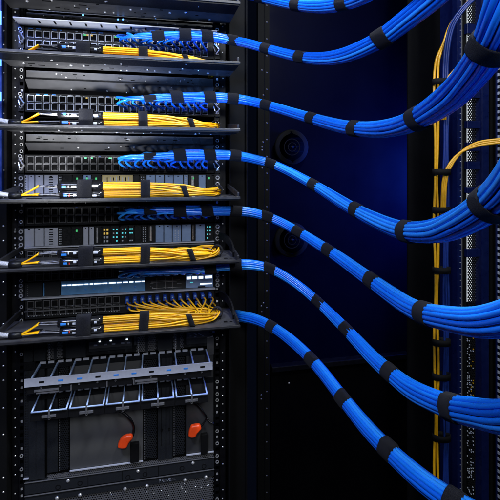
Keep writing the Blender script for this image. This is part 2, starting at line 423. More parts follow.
specC = [(24,28,'gh'),(28,34.5,'g'),(35,43.5,'g'),(44,58,'gh'),(58.5,62,'ko'),(62.5,72,'k'),(72.5,82,'ke'),(83,91,'be'),(91.5,101,'ke'),(102,133,'y'),(134,139,'k'),(139.5,145.5,'do'),(146,155,'b'),
         (155.5,164,'b'),(164.5,173,'b'),(173.5,183,'b'),(183.5,188,'bo'),(188.5,198,'kep'),(198.5,205.5,'b'),(206,212,'ke')]
specD = [(24,34,'g'),(34.5,44,'g'),(44.5,58,'gh'),(58.5,62,'ko'),(62.5,71,'k'),(71.5,82,'ke'),(83,88.5,'g'),(89,94,'g'),(94.5,101,'kp'),(102,110,'ka'),(111,119.5,'tl'),(120,128,'kl'),(128.5,134,'tl'),(134.5,141,'k'),(141.5,147,'ko'),
         (147.5,155,'kp'),(155.5,163.5,'b'),(164,172,'b'),(172.5,181,'bo'),(181.5,191,'b'),(191.5,195,'kp'),(195.5,205,'b'),(205.5,212,'tl')]
module_chassis(-.0555, -.0055, specC, 'upper row of slotted modules, grey left, blue grey right, at eye level', 'led_t')
module_chassis(-.1790, -.1310, specD, 'lower row of slotted modules with teal and amber lights in the middle', 'led_t')

# ------------------------------------------------------------------ fibre panels with blue boots
def boot_mesh():
    mb = MB(); mb.box(-.0045, .0045, -.026, -.001, -.0055, .0045); mb.box(-.003, .003, -.034, -.026, -.003, .002)
    mb.box(-.0028, .0028, -.020, -.006, .0045, .0066); mb.box(-.0018, .0018, -.0275, -.026, .002, .0045, 1)
    o = mb.build('connector', ['boot', 'plug'], None, 0, Vector((0,0,0))); COL.objects.unlink(o); return o
BOOT = boot_mesh()
BX = [xw(127 + 7.6*k, 1.115) for k in range(12)]
def fibre_panel(z0, z1, zb, label):
    p = thing('fibre_enclosure', (-.06, YF, z0), label, 'fibre panel', 'fibre panels above the lower trays')
    f = MB(); f.box(XL, XR, YF, YF+.16, z0, z1); f.box(XL, XR, YF-.004, YF, z1-.003, z1, 1); f.box(XL, XR-.2, YF-.007, YF, (z0+z1)/2-.006, (z0+z1)/2-.0035, 1)
    for i in range(12):
        for q in (0, .0065, .012): f.box(port_x(i)+q-.006, port_x(i)+q-.0035, YF-.002, YF, z0+.006, z0+.008, 2 if rnd.random() < .5 else 1)
    f.build('faceplate', ['panel', 'dimshield', 'label'], p)
    for i in range(12):
        for r in (z1-.014, z0+.016): share(PORTD, 'port', p, (port_x(i), YF-.0002, r))
    for i, x in enumerate(BX):
        share(BOOT, 'connector', p, (x, YF-.001, zb)); share(BOOT, 'connector', p, (x+.004, YF-.001, zb-.014))
    return p
fibre_panel(-.2205, -.1815, -.196, 'fibre panel with blue connectors behind the second lowest yellow cables')
fibre_panel(-.3470, -.2985, -.311, 'lowest fibre panel with a row of blue connectors and a yellow swirl')

# ------------------------------------------------------------------ glossy blue unit
u = thing('network_switch', (-.06, YF, -.297), 'glossy blue fronted unit with a bright dashed light line above the lowest fibres', 'network switch')
z0, z1 = -.2965, -.2605
mb = MB(); mb.box(XL, XR, YF+.002, YF+.2, z0, z1); mb.box(XL-.004, XR+.002, YF-.012, YF+.002, z0-.002, z0+.0008, 1)
mb.box(-.302, XL-.0005, YF-.004, YF-.001, z0, z1); mb.box(XR+.0005, .176, YF-.004, YF-.001, z0, z1)
for x in (-.2945, .1685):
    for k in range(3): mb.ring((x, YF-.004, z0+.007+.012*k), .0048, .002, m=2, h=.003)
mb.build('housing', ['panel', 'silver', 'zinc'], u)
mb = MB(); mb.box(xw(25, YF), xw(43, YF), YF-.003, YF+.002, z0+.002, z1); mb.box(xw(45.5, YF), xw(60, YF), YF-.003, YF+.002, z0+.002, z1); mb.box(xw(43.6, YF), xw(44.8, YF), YF-.004, YF+.002, z0+.003, z1-.002, 1)
for k in range(6): mb.box(xw(27.5, YF), xw(28.5, YF), YF-.0036, YF-.003, z0+.005+.005*k, z0+.0068+.005*k, 2)
mb.build('drive_bay', ['slate', 'bluepan', 'dimshield'], u, .0006)
mb = MB(); mb.box(xw(61, YF), xw(145, YF), YF-.003, YF+.002, z0+.002, z1); mb.build('glossy_cover', 'bluepan', u, .0008)
mb = MB(); px = 62
while px < 144:
    w = rnd.uniform(3, 8); mb.box(xw(px, YF), xw(min(px+w, 144.5), YF), YF-.0042, YF-.003, z1-.0115, z1-.0088); px += w + rnd.uniform(.7, 1.6)
for k in range(5): 
    x = xw(rnd.uniform(65, 142), YF); mb.box(x, x+.004, YF-.0042, YF-.003, z0+.012, z0+.0145, 1)
mb.build('light_bar', ['led_w', 'labelblue'], u)
mb = MB(); mb.box(xw(146, YF), xw(184.5, YF), YF-.002, YF+.002, z0+.002, z1-.001)
for q in (156.5, 165, 172): mb.box(xw(q, YF), xw(q+.7, YF), YF-.0026, YF-.002, z0+.004, z1-.004, 1)
for k in range(8): mb.box(xw(rnd.choice((150, 152, 177, 180)), YF), xw(rnd.choice((151, 153, 178, 181)), YF)+.001, YF-.0028, YF-.002, z0+.006+.003*k, z0+.0072+.003*k, 1)
mb.build('drive_bay', ['slate', 'dimshield'], u, .0006)
mb = MB(); mb.box(xw(185.5, YF), xw(213, YF), YF-.003, YF+.002, z0+.003, z1-.001)
for a, b in ((186.5, 191), (192, 197), (198.5, 203), (205, 212)): mb.box(xw(a, YF), xw(b, YF), YF-.0042, YF-.003, z1-.011, z1-.0045, 1)
mb.box(xw(200, YF), xw(212, YF), YF-.004, YF-.003, z0+.010, z0+.013, 1); mb.box(xw(190, YF), xw(193, YF), YF-.004, YF-.003, z0+.016, z0+.018, 2); mb.box(xw(198, YF), xw(205, YF), YF-.0036, YF-.003, z0+.003, z0+.006, 3)
mb.build('display_panel', ['bluemod', 'led_w', 'led_t', 'matte'], u, .0006)

# ------------------------------------------------------------------ server under the lowest tray
sv = thing('server', (-.06, YF, -.45), 'black server with vented bays and a grey drive, under the lowest tray', 'server')
z0, z1 = -.4465, -.3555
mb = MB(); mb.box(XL, XR, YF+.004, YF+.25, z0, z1); mb.build('housing', 'panel', sv)
for a, b in ((24, 33), (33.8, 46), (66, 86), (158, 172)):
    mb = MB(); mb.box(xw(a, YF), xw(b, YF), YF-.003, YF+.004, z0, z1); mb.build('bay_cover', 'slate', sv, .0006)
for a, b in ((47, 64), (136, 157), (173, 184)):
    mb = MB(); mb.honeycomb(xw(a, YF), xw(b, YF), z0, z1, YF, .0052, .45); mb.box(xw((a+b)/2-1.5, YF), xw((a+b)/2+1.5, YF), YF-.004, YF+.002, z0, z1, 1)
    for k in range(14): mb.box(xw(a+2, YF), xw(a+3, YF), YF-.003, YF, z0+.006*k, z0+.006*k+.002, 2)
    mb.build('vent_grille', ['dimshield', 'slate', 'silver'], sv)
mb = MB(); a, b = xw(89, YF), xw(132.5, YF); mb.box(a, b, YF-.004, YF+.004, z0+.012, z1); mb.box(a+.001, b-.001, YF-.006, YF-.004, z0+.020, z0+.037, 1); mb.box(a, b, YF-.007, YF-.004, z1-.028, z1-.025, 2)
for q in (99, 110, 126): mb.box(xw(q, YF), xw(q+2, YF), YF-.0075, YF-.006, z0+.035, z0+.038, 3)
for q in (94, 104, 112, 121, 127): mb.box(xw(q, YF), xw(q+3.5, YF), YF-.0068, YF-.006, z0+.026, z0+.030, 4)
mb.build('drive', ['slate', 'tray', 'silver', 'led_w', 'silver'], sv, .0006)
mb = MB(); a, b = xw(134, YF), xw(136.5, YF); mb.box(a, b, YF-.006, YF+.004, z0+.02, z1-.02, 0); mb.build('latch', 'tray', sv, .0006)
mb = MB(); a, b = xw(186, YF), xw(212.5, YF); mb.box(a, b, YF-.004, YF+.004, z0+.01, z1); mb.box(a, b-.002, YF-.006, YF-.004, z0+.026, z0+.043, 1); mb.box(a+.003, b-.014, YF-.009, YF-.004, z1-.014, z1-.005, 2)
for k in range(8):
    q = rnd.uniform(187, 209); mb.box(xw(q, YF), xw(q+2, YF), YF-.0066, YF-.006, z0+.028+.0015*k, z0+.030+.0015*k, 3)
mb.box(xw(189.5, YF), xw(191, YF), YF-.006, YF-.004, z1-.022, z1-.019, 4)
mb.build('drive', ['slate', 'tray', 'matte', 'silver', 'led_g'], sv, .0006)
mb = MB()
for q in (205, 208): mb.box(xw(q, YF), xw(q+4, YF), YF-.006, YF-.004, z1+.002, z1+.004)
for q, p in ((209, 331.5), (207, 336)):
    v = at(q, p, YF); mb.box(v.x, v.x+.014, YF-.006, YF, v.z-.002, v.z+.002)
mb.build('status_label', 'label', sv)

# ------------------------------------------------------------------ cable managers
cm = thing('cable_manager', (-.06, 1.1, -.47), 'silver cable manager with ten open slots, above the black one', 'cable manager', 'slotted cable managers')
zt = -.452; xa, xb = -.253, .139; sp = (xb-xa)/10; Yc = 1.062
mb = MB(); mb.box(xa-.014, xb+.006, Yc-.003, Yc, zt-.017, zt+.001)
for k in range(10): 
    x = xa+sp*(k+.4); mb.box(x, x+.011, Yc-.0036, Yc-.003, zt-.010, zt-.006, 1 if k % 3 else 2)
mb.build('front_rail', ['silver', 'labelblue', 'matte'], cm, .0008)
mb = MB()
for k in range(10):
    for q in (.12, .58): mb.box(xa+sp*(k+q)-.004, xa+sp*(k+q)+.009, YF-.010, YF-.006, zt+.001, zt+.0055)
mb.box(xa-.02, xb+.012, YF-.006, YF-.003, zt-.012, zt+.001, 1)
mb.build('back_bar', ['silver', 'panel'], cm)
for k in range(11):
    mb = MB(); x = xa+sp*k; mb.box(x-.0016, x+.0016, Yc, YF-.006, zt-.004, zt+.001); mb.build('divider', 'rail', cm)
mb = MB(); mb.box(xb+.002, xb+.020, YF-.008, YF-.004, zt-.014, zt+.030); mb.build('end_plate', 'tray', cm); mb = MB(); mb.box(xa-.034, xa-.010, YF-.008, YF-.004, zt-.012, zt+.006); mb.build('end_plate', 'panel', cm)
mb = MB(); mb.box(xa-.010, xb+.004, Yc+.002, Yc+.004, zt-.034, zt-.018)
for k in range(10):
    mb.ring((xa+sp*(k+.5), Yc+.002, zt-.022), .002, .0012, m=1)
for (q, w) in ((.15, .05), (5.6, .05)): mb.box(xa+sp*q, xa+sp*q+w, Yc-.003, Yc+.002, zt-.029, zt-.026, 1); mb.box(xa+sp*q+.004, xa+sp*q+w, Yc-.002, Yc+.002, zt-.034, zt-.031, 1)
for q in (2.05, 4.0, 5.5): mb.box(xa+sp*q, xa+sp*q+.0025, Yc-.002, Yc+.002, zt-.034, zt-.022, 1)
mb.build('skirt', ['black', 'dimshield'], cm)

cm2 = thing('cable_manager', (-.06, 1.1, -.53), 'black cable manager with thin blue lit wire rings, above the orange levers', 'cable manager', 'slotted cable managers')
zt = -.526; Yc = 1.062
for g in range(5):
    xg0 = xa + g*2*sp; xg1 = xg0 + 2*sp - .007
    mb = MB()
    for x in (xg0, (xg0+xg1)/2, xg1): mb.tube([Vector((x, Yc, zt)), Vector((x, YF-.004, zt+.003))], .0019, 6)
    mb.tube([Vector((xg0, Yc, zt)), Vector((xg1, Yc, zt))], .0019, 6)
    mb.build('wire_ring', 'rail', cm2)
    mb = MB(); mb.box(xg0-.003, xg1+.003, Yc+.003, Yc+.007, zt-.022, zt-.004); mb.box(xg0+.02, xg0+.05, Yc, Yc+.003, zt-.016, zt-.010, 1); mb.box((xg0+xg1)/2-.002, (xg0+xg1)/2+.002, Yc-.002, Yc+.003, zt-.016, zt+.002, 1)
    mb.ring(((xg0+xg1)/2, Yc+.003, zt-.018), .003, .0015, m=1)
    mb.build('latch_block', ['black', 'dimshield'], cm2, .0006)
    mb = MB()
    for q in (.08, .3, .58, .8): mb.box(xg0+(xg1-xg0)*q, xg0+(xg1-xg0)*q+.011, YF-.008, YF-.004, zt+.003, zt+.0065)
    mb.build('back_tab', 'silver', cm2)
mb = MB(); mb.box(xa-.03, xb+.02, YF-.004, YF-.001, zt-.012, zt+.001); mb.build('back_bar', 'panel', cm2)

# ------------------------------------------------------------------ large chassis
ch = thing('blade_chassis', (-.06, YF, -.76), 'large dark chassis with grey door plates and honeycomb vents near the bottom', 'server chassis')
z0, z1 = -.7140, -.4600
mb = MB(); mb.box(XL, XR, YF+.012, YF+.3, z0-.012, z1); mb.build('housing', 'matte', ch)
for a, b in ((29, 45), (47.5, 58)):
    mb = MB(); mb.box(xw(a, YF), xw(b, YF), YF-.003, YF+.012, z0-(.012 if a < 40 else 0), z1)
    if a < 40: mb.box(xw(36, YF), xw(36.5, YF), YF-.0034, YF-.003, z0, z1-.02, 1)
    mb.build('side_cover', ['slate', 'matte'], ch, .001)
mb = MB(); mb.box(xw(24, YF), xw(28.6, YF), YF, YF+.012, z0-.01, z1)
for k in range(40):
    for q in (25, 26.8): mb.box(xw(q, YF), xw(q+.7, YF), YF-.0006, YF, z0+.006*k, z0+.006*k+.003, 1)
mb.box(xw(24, YF), xw(29, YF), YF-.004, YF, z0-.008, z0-.0055, 2)
mb.build('side_vent', ['slate', 'matte', 'silver'], ch)
for a, b in ((58.5, 69.5), (143.5, 157.5), (173, 185.5)):
    mb = MB(); mb.honeycomb(xw(a, YF), xw(b, YF), z0, z1, YF+.001, .0054, .38); 
    for k in range(40): mb.box(xw(a+.6, YF), xw(a+1.5, YF), YF-.001, YF+.001, z0+.006*k, z0+.006*k+.0025, 1)
    mb.build('honeycomb_vent', ['slate', 'dimshield'], ch)
for a, b in ((158, 165.5), (166, 172.5)):
    mb = MB(); mb.box(xw(a, YF), xw(b, YF), YF-.003, YF+.012, z0-.006, z1); mb.box(xw(a+3, YF), xw(a+3.5, YF), YF-.0034, YF-.003, z0+.03, z1, 1); mb.ring(((xw(a, YF)+xw(b, YF))/2, YF-.003, z0+.07), .003, .001, m=1)
    mb.build('center_cover', ['slate', 'matte'], ch, .001)
for a, b, mm in ((70, 143, 'plate'), (186, 213.5, 'plate_dark')):
    mb = MB(); mb.box(xw(a, YF), xw(b, YF), YF-.002, YF+.012, z0, z1); mb.build('door_plate', mm, ch, .001)
    mb = MB(); mb.box(xw(a, YF), xw(b, YF), YF-.006, YF-.0025, z0-.0028, z0+.0005); mb.build('door_lip', 'silver', ch, .0005)  # door lip, its edge highlight put in as silver colour
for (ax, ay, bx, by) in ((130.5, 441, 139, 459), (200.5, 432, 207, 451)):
    p, q = at(ax, ay, YF), at(bx, by, YF); mb = MB(); mb.box(p.x, q.x, YF-.0135, YF-.0025, q.z, p.z); mb.build('latch', 'matte', ch, .0015)  # black recess block, shaped to take in the lever's cast shadow too
mb = MB(); mb.honeycomb(xw(47, YF), XR, z0-.018, z0-.002, YF-.001, .0048, .45); mb.build('lower_vent', 'dimshield', ch)
mb = MB(); mb.box(XL, XR, YF-.004, YF+.012, -.7570, -.7290)
for a in (88, 122, 146, 158): mb.box(xw(a, YF), xw(a+.6, YF), YF-.0046, YF-.004, -.7565, -.7295, 2)
for px, py in ((68, 481), (138, 471), (193, 463)):
    p = at(px, py, YF-.004); mb.dome(p, .0042, m=1, n=12)
for px, py in ((58, 487), (80, 483), (128, 477), (145, 474), (182, 468), (204, 466)): mb.ring(at(px, py, YF-.004), .006, .002, m=3, h=.0008)
mb.box(XL, XR, YF-.0065, YF-.004, -.7300, -.7285, 4)
mb.build('sill_panel', ['slate', 'zinc', 'matte', 'black', 'dimshield'], ch, .0006)

ft = thing('fan_tray', (-.06, YF, -1.0), 'perforated fan tray with shiny screws at the bottom of the rack', 'fan tray')
mb = MB(); mb.box(XL, XR, YF+.012, YF+.25, -1.1, -.760); mb.build('housing', 'matte', ft)
mb = MB(); mb.box(XL, XR, YF-.003, YF, -.7780, -.7600); mb.box(XL, XR, YF-.006, YF-.003, -.7612, -.7598, 2)
for px, py in ((57, 498), (80, 495), (125, 489), (147, 486), (185, 480), (206, 477)):
    mb.dome(at(px, py, YF-.003), .0045, m=1, n=12)
for k in range(16):
    for r_ in range(3):
        if rnd.random() < .7: x = xw(159, YF)+.0026*k; mb.box(x, x+.0011, YF-.0034, YF-.003, -.7745+.0028*r_, -.7735+.0028*r_, 3)
mb.build('flange', ['slate', 'zinc', 'dimshield', 'silver'], ft, .0005)
mb = MB(); mb.honeycomb(XL, XR, -1.02, -.7785, YF+.001, .0058, .36)
for k in range(60):  # bright domes added on the mesh to stand for glints
    x, zz = rnd.uniform(XL+.005, XR-.005), -.781-abs(rnd.gauss(0, .05)); mb.dome((x, YF+.001, zz), rnd.uniform(.0009, .0022), m=1, n=7)
mb.build('grille', ['dimshield', 'zinc'], ft)

# orange levers on their cords
def lever(poly, cords, label):
    t = thing('release_lever', at(poly[0][0], poly[0][1], YF-.02), label, 'lever', 'orange levers on black cords')
    mb = MB(); mb.prism([(at(x, y, YF-.02).x, at(x, y, YF-.02).z) for x, y in poly], YF-.028, YF-.014); g_ = mb.build('grip', 'orange', t, .0045); g_.modifiers['Bevel'].segments = 4; g_.data.polygons.foreach_set('use_smooth', [True]*len(g_.data.polygons))
    for c in cords:
        mb = MB(); mb.tube(catmull([at(x, y, YF-.016-(.004*k if k < 3 else 0)) for k, (x, y) in enumerate(c)], .004), .0022, 8); mb.build('cord', 'cord', t)
lever([(117.5,447),(118.5,442),(120.5,438.5),(123,436),(127,434.2),(132.5,433.8),(133.3,437.5),(131,439.5),(129,442),(127.5,445),(126.5,447.3),(122,447.6)],
      [[(116,410.5),(124,413.5),(130,419),(133.5,427),(132.5,436)], [(120,410.5),(127,415),(132,421),(134.3,429),(133,436)]], 'orange release lever on a curled black cord before the pale grey plate')
lever([(188,435.5),(189,430),(191,425),(195,424),(200,423.6),(201.6,427.5),(199,430.5),(196.5,433),(195.5,436.3),(191,436.8)],
      [[(192,400),(199,406),(204,413),(206.5,418),(203,424),(200,427)], [(206.5,418),(210,422),(214,424)]], 'orange release lever hanging on the dark plate beside the right rail')

# ------------------------------------------------------------------ blue cable bundles
RC = .00302
def slots():
    out = []
    for n, r, o in ((4, 1.35, .3), (7, 2.75, .1), (13, 4.50, .5)):
        for k in range(n):
            a = o + 2*math.pi*k/n; out.append((r*RC*math.cos(a), r*RC*math.sin(a)))
    return out
def plug_mesh():
    mb = MB(); mb.box(-.0052, .0052, -.012, .004, -.0042, .0042); mb.box(-.0042, .0042, -.030, -.012, -.0038, .0038, 1); mb.box(-.002, .002, -.020, -.002, .0042, .0056, 0)
    o = mb.build('plug', ['plug', 'boot'], None, 0, Vector((0,0,0))); COL.objects.unlink(o); return o
PLUG = plug_mesh()
def strap_mesh(c, t, nn, r, w, seed):
    vd = c.normalized(); ax = (t - vd*(t.dot(vd)*.48)).normalized()   # straps sit a little skewed on the bundle
    bb = t.cross(nn); mb = MB(); n = 40; rr = random.Random(seed); ph = rr.uniform(0, 6.28)
    prof = [(-.5, 0), (-.5, .7), (-.42, 1), (.42, 1), (.5, .7), (.5, 0)]; th = .0024
    tilt = rr.uniform(-.10, .10)
    for k in range(n):
        a = 2*math.pi*k/n; d = nn*math.cos(a) + bb*math.sin(a)
        lap = .0019 if (a-ph) % (2*math.pi) < 1.6 else 0     # overlapping tail
        wob = .0005*math.sin(3*a+ph)
        sk = -(d.dot(ax))/max(.5, t.dot(ax))*r
        for q, h in prof:
            e = .0007*noise.noise(Vector((seed*3.1, a*2.5, q*4)))
            mb.v.append(c + t*(q*w + sk + tilt*r*math.cos(a) + e) + d*(r + (th+lap)*h + wob*(h > 0)))
    P = len(prof)
    for _ in range(420):                  # fuzz of the hook-and-loop fabric
        k = rr.randrange(n); b1, b2 = mb.v[k*P+2], mb.v[k*P+3]; f_ = rr.random()
        o = b1.lerp(b2, f_) if rr.random() < .7 else mb.v[k*P+rr.choice((1, 4))]; out = (o-c).normalized()
        h = Vector((rr.uniform(-1, 1), rr.uniform(-1, 1), rr.uniform(-1, 1)))*.6 + out; h = h.normalized()*rr.uniform(.0005, .0013)
        sd = h.cross(Vector((rr.uniform(-1, 1), rr.uniform(-1, 1), rr.uniform(-1, 1)))).normalized()*.00016
        b = len(mb.v); mb.v += [o - sd - out*.0003, o + sd - out*.0003, o + h]; mb.face([b, b+1, b+2])
    for k in range(n):
        k2 = (k+1) % n
        for q in range(P-1): mb.face([k*P+q, k*P+q+1, k2*P+q+1, k2*P+q], 0, True)
    return mb
def bundle(left, right, rows, straps, label, seed, deg=3):
    """left: (px, py, Y) points; right: (px, py, width in px) points; rows: port rows the cables plug into."""
    rr = random.Random(seed)
    gf = lambda x: 1 + .30*max(0, min(1, (x-290)/210))      # the bundle loosens towards the viewer
    lv = [at(*p) for p in left]; d0 = lv[-1].x*S + lv[-1].y*C
    q = [left[-1][:2]] + [p[:2] for p in right]; L = [0.0]
    for a, b in zip(q, q[1:]): L.append(L[-1] + math.hypot(b[0]-a[0], b[1]-a[1]))
    raw = [d0] + [15.0*gf(x)/w for x, y, w in right]
    wt = [6.0] + [1.0]*len(right)         # a smooth curve through the measured depths
    cf = np.polyfit(np.array(L)/300, np.log(np.array(raw)), deg, w=np.array(wt))
    dd = np.exp(np.polyval(cf, np.array(L)/300))
    ctrl = lv + [atd(x, y, float(d_)) for (x, y, w), d_ in zip(right, dd[1:])]
    e0, t_ = ctrl[-1], (ctrl[-1]-ctrl[-2]).normalized()      # the run goes on beyond the frame
    out = Vector((C, -S, 0))
    go = (out*.25 + Vector((0,0,1))) if right[-1][1] < -20 else (out + Vector((0,0,-.9 if right[-1][1] > 500 else (.5 if right[-1][1] < 250 else .05))))
    go.normalize(); p1 = e0 + (t_*.5 + go*.5).normalized()*.10; ctrl += [p1, p1 + go*.22, p1 + go*.50, p1 + go*.85 + out*.1]
    cen = catmull(ctrl, .006); n = len(cen)
    for _ in range(12): cen = [cen[0]] + [(cen[i-1]+cen[i]*2+cen[i+1])/4 for i in range(1, n-1)] + [cen[-1]]
    T = [(cen[min(i+1, n-1)]-cen[max(i-1, 0)]).normalized() for i in range(n)]
    N = []
    for t in T: a = Vector((0,0,1)); N.append((a - t*a.z).normalized())
    def proj(p):
        d = p.x*S + p.y*C; return (250 + F*(p.x*C - p.y*S)/d, HZ - F*p.z/d)
    scr = [proj(p) for p in cen]
    si = [min(range(n), key=lambda i: (scr[i][0]-x)**2 + (scr[i][1]-y)**2) for x, y in straps]
    gs = [gf(x)*(1 + .075*max(0, min(1, (x-245)/70))) for x, y in scr]
    t0 = thing('cable_bundle', cen[n//2], label, 'cable bundle', 'blue cable bundles sweeping across the photo')
    tight = [min([abs(i-k) for k in si] + [25]) / 25 for i in range(n)]
    sl = slots(); start = []
    order = sorted(range(24), key=lambda k: -math.hypot(*sl[k]) + rr.uniform(0, .003))     # outer cables leave first, on the right
    ports = [(i, r) for i in range(23, 11, -1) for r in (0, 1)]
    for j, k in enumerate(order):
        a, b = sl[k]; ph = rr.uniform(0, 100); rover = (k >= 11 and rr.random() < .2); am = .34 if rover else .03; m = BLUES[rr.choice((0, 0, 1, 1, 2, 2))]
        pts = []; i0 = 0; plugat = None
        if rows:
            pi, ri = ports[j]; X = port_x(pi); Zp = rows[ri]
            i0 = min(range(n), key=lambda i: abs(cen[i].x - (X + .034)) + (10 if cen[i].y < 1.0 else 0))
        for i in range(i0, n):
            s_ = i*.006; w = .00015 + .0008*min(1, tight[i]*1.6)
            tw = .35*s_ + .25*noise.noise(Vector((s_*3, seed, 0))) + am*noise.noise(Vector((s_*4, ph, 3)))*min(1, tight[i]*2); ct, st = math.cos(tw), math.sin(tw)
            da = w*noise.noise(Vector((s_*9, ph, 0)))*1.5; db = w*noise.noise(Vector((s_*9, ph, 7)))*1.5
            g = gs[i]*(1 + (.11 if rover else .04)*min(1, tight[i]*1.5)); aa, bb_ = (a*ct - b*st)*g + da, (a*st + b*ct)*g + db
            B = T[i].cross(N[i]); pts.append(cen[i] + N[i]*aa + B*bb_)
        if rows:
            q = pts[0]; e = rr.uniform(-.006, .006); e2 = rr.uniform(-.005, .004)
            bulge = .014 + rr.uniform(-.003, .004); dz = q.z - Zp
            pre = [Vector((X, YF-.004, Zp)), Vector((X, YF-.030, Zp)), Vector((X-bulge*.5, YF-.048+e, Zp+dz*.12+e2*.5)), Vector((X-bulge, YF-.062+e, Zp+dz*.45+e2)), Vector((X-bulge*.3, YF-.073+e, Zp+dz*.82+e2)), Vector((X+.012, q.y*.7+(YF-.074)*.3, q.z*.97+Zp*.03))]
            cur = catmull(pre + [q, pts[1]], .004)[:-1]; pts = cur + pts[1:]
        mb = MB(); off_ = len(pts)-(n-i0); mb.tube(pts, lambda q, o_=off_, i_=i0: RC*.885*gs[min(n-1, max(i_, i_+q-o_))], 10); cab = mb.build('cable', m, t0)
        start.append(i0)
        if rows:
            pl = PLUG.copy(); pl.name = 'plug'; COL.objects.link(pl); pl.parent = cab; wp = Vector((X, YF, Zp)); pl.location = wp - WL[cab.name]
    rad = [math.hypot(*sl[k]) for k in order]
    for q, i in enumerate(si):
        act = [rad[j] for j in range(24) if start[j] <= i]
        r = (max(act) if act else .004)*gs[i] + RC*gs[i] + .0007
        strap_mesh(cen[i], T[i], N[i], r, .0220+.0055*min(1, (cen[i].x*S+cen[i].y*C)/1.0), seed*10+q).build('hook_and_loop_strap', 'velcro', t0)

YB = 1.062
bundle([(120,-14,YB),(180,-10,YB),(225,-7,YB)], [(252,-4,13.3),(292,4.5,16.5),(317,7,18),(343,3.5,19.5),(365,-5,21),(392,-22,24),(420,-46,27),(455,-90,32)], None,
       [(230,-7),(260,-3),(297,5),(342,3.5)], 'topmost blue cable bundle, only its lower part showing at the top edge', 1)
bundle([(120,39,YB),(150,36.5,YB),(185,34.5,YB),(210,36.5,YB),(233,40.5,YB)], [(250,44,13.2),(266,48.5,13.8),(300,57,16.6),(325,58.8,18),(345,55.5,19),(365,47.5,20.5),(382,38.5,21.8),(410,17,23.5),(435,-3,25),(465,-30,28),(510,-80,33)], ROWS[0],
       [(157,36),(184,34.5),(207,36),(233,40.5),(266,48.5),(301,57),(382,38.5)], 'blue cable bundle that leaves through the top edge after dipping to mid height', 2)
bundle([(120,101,YB),(150,98,YB),(185,97,YB),(210,97,YB),(233,98.5,YB)], [(250,101,13.2),(275,107.5,14),(310,118,15.8),(345,127,18.5),(375,129.5,21.8),(400,126,26),(418,118.5,29),(451,96.5,34),(476,69,39),(493,43,42),(508,10,46),(524,-40,52)], ROWS[1],
       [(151,98),(177,97),(209,97),(233,98.5),(267,105.5),(311,118.5),(354,128.5),(418,118.5),(491,46)], 'blue cable bundle climbing to a big strap at the upper right edge', 3)
bundle([(120,158.5,YB),(150,156,YB),(185,154.5,YB),(210,154.5,YB),(235,155.5,YB)], [(250,158,13.2),(275,165,13.6),(312,184,15),(350,207,18),(375,220,20.5),(405,231,24.5),(437,231,28.5),(460,222.5,33),(480,211,38),(496,199,41.5),(513,182,45),(545,140,51)], ROWS[2],
       [(151,156),(179,154.5),(209,154.5),(236,156),(270,163),(314,185),(357,210.5),(406,231),(491,203)], 'blue cable bundle sagging lowest mid frame before rising to a strap at the right edge', 4)
bundle([(120,213,YB),(150,211,YB),(185,210.5,YB),(210,210.5,YB),(233,211,YB)], [(250,212,13.2),(275,219.5,13.6),(300,233,14.6),(336,255.5,16.6),(372,281,19.5),(400,301,24),(422,313,27.5),(447,318.5,30),(475,322,32),(500,319.5,34.5),(530,309,38),(580,280,45)], ROWS[3],
       [(151,211),(181,210.5),(208,210.5),(236,211.5),(268,217),(297,232),(329,251),(372,281),(425,314)], 'fourth blue bundle from the top, in shadow beneath a tray then turning level at right', 5)
bundle([(120,272,YB),(150,271,YB),(185,270,YB),(210,267.5,YB),(233,265,YB)], [(250,264.5,13.4),(270,268.5,13.8),(295,283,14.6),(318,302,15.6),(346,329.5,17.6),(375,360,19),(390,373,20.5),(412,390,23.5),(453,408,28.5),(475,412.5,32),(500,417,36),(540,415,42),(580,400,50)], ROWS[4],
       [(209,267.5),(236,265),(269,268.5),(318,302),(346,329.5),(389,372.5),(453,408)], 'blue bundle second from the bottom, steep then level with a strap near the corner', 6, 2)
bundle([(236,314,1.25),(238,316,1.14)], [(246,317.5,13.6),(260,321,13.8),(280,332,14.4),(310,358,16),(343,398.5,19),(366,427,21.5),(388,450,24),(420,479,26.5),(455,504,29),(500,530,34),(560,560,40)], None,
       [(235.5,312),(271,326.5),(311,359),(343,398.5),(388,450),(457,504)], 'lowest blue bundle, running steeply down to the bottom edge', 7, 2)

